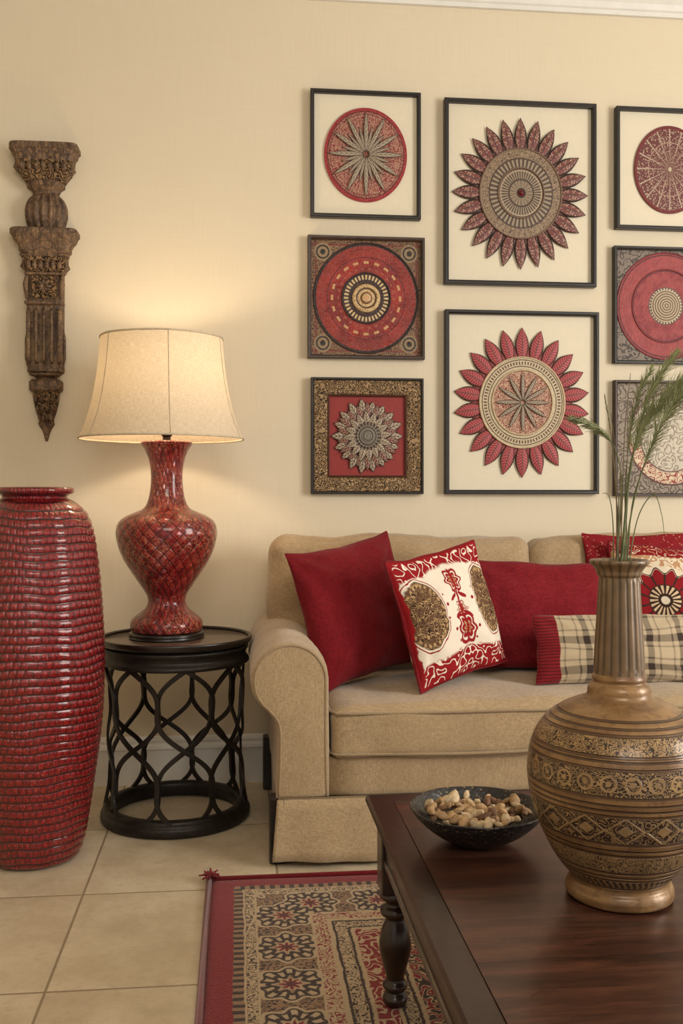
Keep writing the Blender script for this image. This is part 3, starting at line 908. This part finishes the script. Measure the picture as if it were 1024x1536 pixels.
# 8
def f8(m,r,th,X,Z):
    s=scrib(m,24,22); 
    c=m.mix(more(s,.5,.15),C(92,80,72),C(140,126,112))
    r2=sqrt_((X-.1)*(X-.1)+(Z+.0)*(Z+.0))
    c=m.mix(less(r2,.80,.01),c,m.mix(more(s,.4,.2),C(144,134,120),C(194,184,166)))
    c=m.mix(band(r2,.72,.10,.01)*less(Z,-.1,.1),c,m.mix(more(scrib(m,40,18),.5,.1),C(144,50,48),C(206,186,158)))
    c=m.mix(band(r2,.84,.015,.006),c,C(90,56,50)); c=m.mix(band(r2,.60,.012,.006),c,C(100,70,62))
    return c,s
G,hw,hh=framed('framed_medallion_art',1.445,1.870,1.062,1.510,.011,.03,BRF,wheel_mat('silver_script_art',.205,.215,f8))

# ---------------------------------------------------------------- rug
def mk_rug():
    m=Mat('oriental_rug'); x,y,z=m.xyz()
    W,L=2.08,2.25
    dn=(m.noise(24,2)-.5)*.010
    u=x+dn; v=(0.0-y)+dn
    dx=min_(u,W-u); dy=min_(v,L-v); d=min_(dx,dy)
    side=m.math('LESS_THAN',dx,dy); s=side*v+(1.0-side)*u
    beige=C(190,166,132); brn=C(56,38,32); rd=C(134,22,32); tan=C(150,118,88)
    sc=scrib(m,22,24); sc2=scrib(m,48,20)
    fld=m.mix(more(sc,.45,.10),rd,beige); fld=m.mix(more(sc,.80,.06),fld,brn)
    cu=frac(u/.30+.33)-.5; cv=frac(v/.36+.25)-.5; dia=abs_(cu)+abs_(cv)
    fld=m.mix(band(dia,.27,.022,.008),fld,brn)
    fld=m.mix(less(dia,.25,.01),fld,m.mix(more(sc2,.30,.1),beige,rd))
    fld=m.mix(less(dia,.10,.01),fld,beige); fld=m.mix(less(dia,.06,.01),fld,rd)
    c=fld
    def put(c,a,b,col):
        return m.mix(more(d,a,.001)*less(d,b,.001),c,col)
    c=put(c,.30,.46,m.mix(more(sc2,.45,.12),brn,beige))
    c=put(c,.36,.41,m.mix(more(sc,.5,.12),beige,rd))
    for a in(.300,.352,.405,.452): c=put(c,a,a+.008,beige)
    for a in(.308,.344,.413,.444): c=put(c,a,a+.006,brn)
    bg=m.mix(more(sc2,.55,.12),brn,tan)
    ss=(frac(s/.175)-.5)*.175; ee=d-.192; r=sqrt_(ss*ss+ee*ee*.8); th=atan2_(ee,ss)
    ro=r-cos_(th*8)*.007
    bg=m.mix(less(ro,.074,.002),bg,beige)
    bg=m.mix(less(ro,.066,.002),bg,brn)
    bg=m.mix(less(ro,.060,.002)*more(cos_(th*16),-.2,.3),bg,beige)
    bg=m.mix(band(ro,.036,.006,.002),bg,brn); bg=m.mix(less(ro,.028,.002),bg,m.mix(more(sc2,.5,.1),tan,beige)); bg=m.mix(less(ro,.017,.001),bg,rd); bg=m.mix(less(ro,.008,.001),bg,brn)
    c=put(c,.125,.26,bg)
    c=put(c,.098,.125,m.mix(more(sc2,.5,.12),brn,beige)); c=put(c,.26,.30,m.mix(more(sc2,.5,.12),rd,beige))
    for a in(.092,.121,.257,.296): c=put(c,a,a+.005,beige)
    c=put(c,.068,.092,m.mix(more(cos_(s*240),0.0,.4),brn,tan))
    c=m.mix(less(d,.068,.001),c,m.mix(m.noise(200),C(108,12,22),C(150,26,36)))
    w=m.noise(1,2,.6,m.comb(x*500,y*160,z)); wn=m.noise(260,2)
    c=m.mix(more(wn,.60,.08)*.2,c,C(110,76,62))
    return m.out(c,.95,0,w+wn,.8,.004,sheen=.2,spec=.1)
def build_rug():
    V=[];F=[];nx,ny=80,90;W,L=2.08,2.25
    G=empty('area_rug',(-.078,2.735,0))
    for i in range(nx+1):
        for j in range(ny+1):
            x=W*i/nx;y=-L*j/ny
            e=min(x,W-x,-y,L+y)
            z=.012*min(1,(e/.012+.25))+.0008*mn.noise(Vector((x*5,y*5,0)))
            x2=x+(.003*math.sin(y*9) if i==0 else 0); V.append((x2,y+(.003*math.sin(x*8) if j==0 else 0),z))
    for i in range(nx):
        for j in range(ny):
            a=i*(ny+1)+j; F.append((a,a+1,a+ny+2,a+ny+1))
    o=mesh('pile',V,F,mk_rug(),G)
    md=o.modifiers.new('s','SOLIDIFY'); md.thickness=.008; md.offset=-1
    RB=fabric('rug_binding_red',C(96,12,22),C(142,26,36),500,wr=False)
    tube('edge_cord',[(0,-.003,.008),(0,-L/2,.008),(0,-L,.008),(W/2,-L,.008),(W,-L,.008),(W,0,.008),(W/2,0,.008),(0.0,0,.008)],.008,RB,G,8)
    V=[];F=[]
    for k in range(46):
        a=random.uniform(0,2*pi); l=random.uniform(.022,.034); e=random.uniform(.1,1.2)
        d=Vector((math.cos(a)*math.cos(e),math.sin(a)*math.cos(e),math.sin(e)*.7))
        p=Vector((.004,-.004,.018)); tube_geo(V,F,[p,p+d*l*.6,p+d*l+Vector((0,0,-.004))],.0024,5)
    mesh('corner_tassel',V,F,RB,G)
build_rug()

# ---------------------------------------------------------------- coffee table
TZ=.43
def mk_table():
    m=Mat('mahogany_top'); x,y,z=m.xyz()
    n=m.noise(1,4,.6,m.comb(x*4,y*34,z*20),.6); n2=m.noise(3,4,.6); n3=m.noise(1,3,.6,m.comb(x*30,y*300,z*30))
    c=m.mix(sstep(n,.3,.7),C(46,27,21),C(88,54,40))
    c=m.mix(sstep(n2,.4,.7)*.5,c,C(60,35,26))
    c=m.mix(more(n3,.6,.1)*.35,c,C(32,18,14))
    pl=abs_(frac(y/.27+.3)-.5); g=less(pl,.005,.003)
    c=m.mix(g*.6,c,C(24,13,10))
    return m.out(c,sstep(n2,.2,.8)*.16+.24,0,n3*.4-g*1.0,.2,.001,coat=.2)
def build_ct():
    X0,X1,Y0,Y1=.268,1.50,.98,2.07
    cx,cy=(X0+X1)/2,(Y0+Y1)/2;hw,hd=(X1-X0)/2,(Y1-Y0)/2
    G=empty('coffee_table',(cx,cy,.013))
    z=TZ-.013
    TM=mk_table()
    B=.052
    box('top_panel',(0,0,z-.0115),(2*(hw-B-.001),2*(hd-B-.001),.021),TM,G)
    rect_ring('top_border',hw,hd,[(B,z-.024),(B,z-.0015),(B-.002,z),(.006,z),(.001,z-.004),(0,z-.012),(.003,z-.018),(.010,z-.022),(.012,z-.028),(.018,z-.033),(B,z-.033)],DKW,G,plane='xy')
    rect_ring('apron',hw-.03,hd-.03,[(0,z-.12),(0,z-.033),(.022,z-.033),(.022,z-.12)],DKW,G,plane='xy')
    rect_ring('apron_bead',hw-.026,hd-.026,[(0,z-.118),(0,z-.108),(.01,z-.104),(.01,z-.122)],DKW,G,plane='xy')
    prof=cat([(.020,0),(.024,.004),(.026,.014),(.022,.022),(.018,.028),(.024,.034),(.026,.042),(.020,.050),(.019,.06),(.026,.085),(.032,.11),(.033,.13),(.028,.155),(.021,.172),(.020,.18),(.029,.186),(.031,.194),(.028,.201),(.021,.206),(.021,.214),(.031,.220),(.033,.228),(.030,.236),(.026,.240)],3)
    i=0
    for sx in(-1,1):
        for sy in(-1,1):
            i+=1
            lx,ly=sx*(hw-.055),sy*(hd-.055)
            lathe('leg_%d'%i,prof,DKW,G,(lx,ly,0),segs=32)
            box('leg_block_%d'%i,(lx,ly,z-.108),(.066,.066,.148),DKW,G,.003)
build_ct()

# ---------------------------------------------------------------- bowl with dried pods
def build_bowl():
    G=empty('decorative_bowl',(.435,1.768,TZ+.001))
    m=Mat('black_carved_bowl'); x,y,z=m.xyz(); th=atan2_(y,x); r=sqrt_(x*x+y*y)
    s=m.vor(1,vec=m.comb(th*12,z*140,r*60)); n=m.noise(40,3)
    c=m.mix(less(s,.22,.06)*more(r,.085,.005),C(30,27,27),C(112,94,72))
    BM=m.out(c,.42,0,s+n*.5,.6,.003,coat=.15)
    def rim(r,a,z):
        return r*(1+.008*math.sin(a*7)*(z/.06))
    lathe('bowl',cat([(.045,0),(.050,.002),(.058,.006),(.085,.022),(.108,.042),(.121,.059),(.123,.063),(.119,.063),(.104,.046),(.080,.026),(.050,.012),(.001,.010)],4),BM,G,segs=72,mod=rim,capt=False,angle=70)
    PM=[simple('pod_tan',C(172,138,98),.7,0,90,.3,.5,.004),simple('pod_brown',C(112,80,56),.7,0,90,.35,.5,.004),simple('pod_cream',C(200,176,140),.75,0,90,.2,.5,.004)]
    V=[];F=[];MI=[]
    for k in range(120):
        rr=.090*math.sqrt(random.random()); a=random.uniform(0,2*pi)
        zs=.014+.040*(rr/.108)**2
        zz=zs+.008+random.random()*.030*(1-(rr/.105)**2)+.006
        L=random.uniform(.011,.019); Wd=L*random.uniform(.42,.72)
        R=Euler((random.uniform(-.6,.6),random.uniform(.6,2.4),random.uniform(0,6.3))).to_matrix()
        b=len(V);ns,nr=10,10
        for i in range(nr+1):
            t=i/nr; q=max(0,math.sin(pi*t))**.65*(1-.35*t)
            for j in range(ns):
                an=2*pi*j/ns; w=Wd*q*(1+.10*math.cos(an*5))
                p=R@Vector((w*math.cos(an),w*math.sin(an),L*(2*t-1)))
                V.append((rr*math.cos(a)+p.x,rr*math.sin(a)+p.y,zz+p.z))
        mi=random.choice([0,0,1,2])
        for i in range(nr):
            for j in range(ns):
                F.append((b+i*ns+j,b+i*ns+(j+1)%ns,b+(i+1)*ns+(j+1)%ns,b+(i+1)*ns+j)); MI.append(mi)
    mesh('dried_pods',V,F,PM,G,midx=MI,recalc=False)
build_bowl()

# ---------------------------------------------------------------- carved vase
def build_vase():
    G=empty('carved_vase',(.602,1.512,TZ+.001))
    k=.001059
    def Z(y): return .630-(y-745)*k
    m=Mat('bronze_carved_clay'); x,y,z=m.xyz(); th=atan2_(y,x)
    n=m.noise(12,4,.6); n2=m.noise(80,3); n4=m.noise(1,3,.6,m.comb(x*10,y*10,z*120))
    base=m.mix(sstep(n*.5+n4*.5,.35,.65),C(104,74,46),C(152,117,76))
    base=m.mix(more(n2,.6,.06)*.35,base,C(76,54,38))
    c=base; h=n2*.15
    th1=m.comb(th*7.5,0.0,z*75); th2=m.comb(th*13,0.0,z*110)
    s=abs_(sin_(m.noise(1.0,1,.5,th1)*26)); s2=abs_(sin_(m.noise(1.0,1,.5,th2)*22))
    lite=C(164,132,90); dark=C(58,41,31)
    wear=sstep(m.noise(40,3),.35,.7)
    def bnd(c,h,y0,y1,pat):
        zt,zb=Z(y0),Z(y1); zc=(zt+zb)/2; hw=(zt-zb)/2
        mk=band(z,zc,hw,.0008)
        cc=m.mix(pat*(wear*.35+.65),dark,lite)
        c=m.mix(mk,c,cc); h=h+mk*(pat*1.0-.8)
        ed=band(abs_(z-zc),hw+.0022,.0018,.0006)
        c=m.mix(ed*.8,c,C(78,54,38)); h=h-ed*.8
        return c,h
    st=more(sin_(th*60+sin_(z*420)*1.2),-.1,.35)
    c,h=bnd(c,h,1082,1104,more(s2,.45,.12))
    zc=(Z(1124)+Z(1158))/2
    cx=(frac(th*26/(2*pi))-.5)*.034
    rr=sqrt_(cx*cx+(z-zc)*(z-zc))
    c,h=bnd(c,h,1124,1158,max_(band(rr,.0105,.0022,.0008),max_(less(rr,.0045,.0008),more(s2,.75,.08))))
    zc2=(Z(1188)+Z(1226))/2
    zig=abs_(frac(th*15/(2*pi))-.5)*2
    rh=abs_(z-zc2)/.021+zig
    c,h=bnd(c,h,1188,1226,max_(less(abs_(rh-.95),.10,.04),max_(less(rh,.45,.05),more(s,.8,.06)*.8)))
    c,h=bnd(c,h,1248,1274,max_(more(s2,.5,.12),less(st,.3,.2)*.3))
    c,h=bnd(c,h,1292,1304,st*.8)
    for yy in(1064,1072,1112,1170,1178,1238,1284):
        g=band(z,Z(yy),.0014,.0006); c=m.mix(g*.8,c,C(66,46,33)); h=h-g*.7
    B=m.out(c,.38,.2,h,1.0,.005,coat=.15)
    raw=[(60,1341),(76,1339),(79,1330),(77,1322),(73,1316),(74,1308),(86,1294),(101,1272),(116,1242),(127,1212),(134,1180),(136,1152),(132,1122),(122,1096),(107,1076),(88,1062),(68,1052),(52,1046),(47,1040),(46,1032),(43,1026),(39,1022),(40,1016),(37,1010)]
    P=[(r*k,max(0.0,Z(y))) for r,y in raw]
    lathe('body',cat(P,6),B,G,segs=96,capt=False,angle=70)
    m=Mat('bronze_neck'); x,y,z=m.xyz(); th=atan2_(y,x); n=m.noise(30,3)
    c=m.mix(n,C(86,67,48),C(138,112,82)); c=m.mix(less(cos_(th*18),-.5,.3)*.6,c,C(52,38,28))
    NK=m.out(c,.38,.2,n,.3,.002,coat=.15)
    def fl(r,a,z):
        f=min(1,max(0,(z-Z(1005))/.006))*min(1,max(0,(Z(868)-z)/.006))
        return r*(1+.055*f*(abs(math.cos(a*9))-.5))
    nk=cat([(37,1012),(36.5,1000),(34.5,960),(31.5,910),(29.5,870),(30,864)],14)
    lathe('neck',[(r*k,Z(y)) for r,y in nk],NK,G,segs=144,mod=fl,capb=False,capt=False,angle=70)
    lathe('lip',cat([(30*k,Z(866)),(33*k,Z(862)),(34*k,Z(857)),(38*k,Z(851)),(43*k,Z(846)),(43.5*k,Z(842)),(41*k,Z(840)),(34*k,Z(843)),(26*k,Z(856)),(25*k,Z(900)),(26*k,Z(1000))],3),NK,G,segs=96,capb=False,capt=False,angle=70)
build_vase()

# ---------------------------------------------------------------- dried grasses
def build_grass():
    k=.00106
    G=empty('dried_grass_stems',(.602,1.512,0))
    def P(px,py,dy=0): return Vector(((px-921)*k,dy-(px-921)*k*.1,1.06+(745-py)*k))
    GM=simple('grass_green',C(96,104,66),.7,0,60,.3,.2)
    GP=simple('grass_plume',C(146,150,108),.8,0,60,.35,.2)
    BR=simple('stem_brown',C(104,90,66),.7,0,60,.3,.2)
    V=[];F=[];VP=[];FP=[];VB=[];FB=[]
    def plume(pts,f0,ln,den,spread=.5,w=.0005):
        Q=[Vector(q) for q in cat([tuple(p) for p in pts],16)]
        n=len(Q); s=int(n*f0)
        for i in range(s,n-1):
            T=(Q[i+1]-Q[i]); 
            if T.length<1e-7: continue
            T.normalize(); t=(i-s)/max(1,(n-s)); env=math.sin(pi*min(1,t*.85+.12))**.7
            for q in range(den):
                o=Vector((random.gauss(0,1),random.gauss(0,1),random.gauss(0,1))); o=(o-T*o.dot(T)).normalized()
                L=ln*env*random.uniform(.6,1.15); d=(T+o*spread*random.uniform(.6,1.3)).normalized()
                p=Q[i]+(Q[i+1]-Q[i])*random.random(); S=d.cross(o).normalized()*w
                if S.length<1e-8: continue
                mid=p+d*L*.5+o*L*.03; e=p+d*L+Vector((0,0,-L*.15))
                b=len(VP); VP.extend([p-S,p+S,mid+S*1.3,mid-S*1.3,e]); FP.extend([(b,b+1,b+2,b+3),(b+3,b+2,b+4)])
    def stem(pts,r,brown=False):
        Q=cat([tuple(p) for p in pts],8); n=len(Q)
        tube_geo(VB if brown else V,FB if brown else F,Q,[r*(1-.6*i/(n-1)) for i in range(n)],6)
    s1=[P(925,900),P(928,800,.0),P(935,700,-.01),P(953,610,-.02),P(975,565,-.02),P(998,532,-.02)]
    stem(s1,.0020); plume(s1,.50,.034,10,.6)
    s2=[P(918,900),P(930,790),P(945,700,.02),P(968,640,.03),P(1000,598,.03),P(1040,560,.03)]
    stem(s2,.0020); plume(s2,.46,.060,17,.8,.0005)
    s3=[P(914,900),P(919,800),P(922,720,.02),P(916,650,.02),P(906,592,.02)]
    stem(s3,.0014,True); plume(s3,.75,.010,3,.25)
    s4=[P(928,900),P(936,790),P(950,700,-.02),P(990,610,-.03),P(1030,575,-.04)]
    stem(s4,.0016); plume(s4,.50,.052,14,.8)
    s5=[P(916,900),P(921,800),P(925,720),P(908,668,-.01),P(880,645,-.02),P(842,630,-.03)]
    stem(s5,.0014); plume(s5,.62,.028,11,.5)
    s6=[P(922,890),P(930,780),P(944,690,.03),P(962,600,.04),P(985,548,.04)]
    stem(s6,.0014); plume(s6,.55,.034,8,.7)
    for a in ([P(912,880),P(912,790),P(906,745),P(896,740)],[P(930,880),P(948,780),P(972,742),P(984,770),P(988,800)],
              [P(922,880),P(926,740),P(930,640),P(938,560)],[P(932,880),P(940,760),P(962,690),P(975,660)],
              [P(918,880),P(916,700),P(909,620)],[P(924,880),P(932,720),P(934,600)]):
        stem(a,.0011,random.random()<.5)
    for q in range(7):
        x0=917+q*2.2; dx=random.uniform(-8,14)
        stem([P(x0,890,random.uniform(-.01,.01)),P(x0+dx*.3,800),P(x0+dx,random.uniform(690,760),random.uniform(-.02,.02))],.0015,q%2==0)
    mesh('stems',V,F,GM,G); mesh('dry_stems',VB,FB,BR,G); mesh('plumes',VP,FP,GP,G,smooth=False,recalc=False)
build_grass()

# ---------------------------------------------------------------- light
w=bpy.data.worlds.new('world'); scn.world=w; w.use_nodes=True
bg=w.node_tree.nodes['Background']; bg.inputs[0].default_value=(1.0,.94,.85,1); bg.inputs[1].default_value=.50
def area(name,loc,tgt,sx,sy,e,col):
    L=bpy.data.lights.new(name,'AREA'); L.shape='RECTANGLE'; L.size=sx; L.size_y=sy; L.energy=e; L.color=col
    o=bpy.data.objects.new(name,L); o.location=loc
    o.rotation_euler=(Vector(tgt)-Vector(loc)).to_track_quat('-Z','Y').to_euler(); COL.objects.link(o)
area('window_light',(3.7,.6,1.7),(0.4,3.3,1.0),1.3,1.8,112,(1,.96,.89))
area('room_light',(.3,-1.2,2.8),(0.3,3.4,.9),1.6,1.0,50,(1,.92,.80))

# ---------------------------------------------------------------- camera
cd=bpy.data.cameras.new('camera'); cam=bpy.data.objects.new('camera',cd); COL.objects.link(cam)
cam.location=(0,0,1.06); cam.rotation_euler=(math.radians(90),0,math.radians(-6))
cd.sensor_fit='VERTICAL'; cd.sensor_height=36; cd.lens=36*1480/1536; cd.shift_y=-23/1536
scn.camera=cam
try:
    scn.view_settings.view_transform='Standard'; scn.view_settings.look='None'
except Exception as e: print(e)
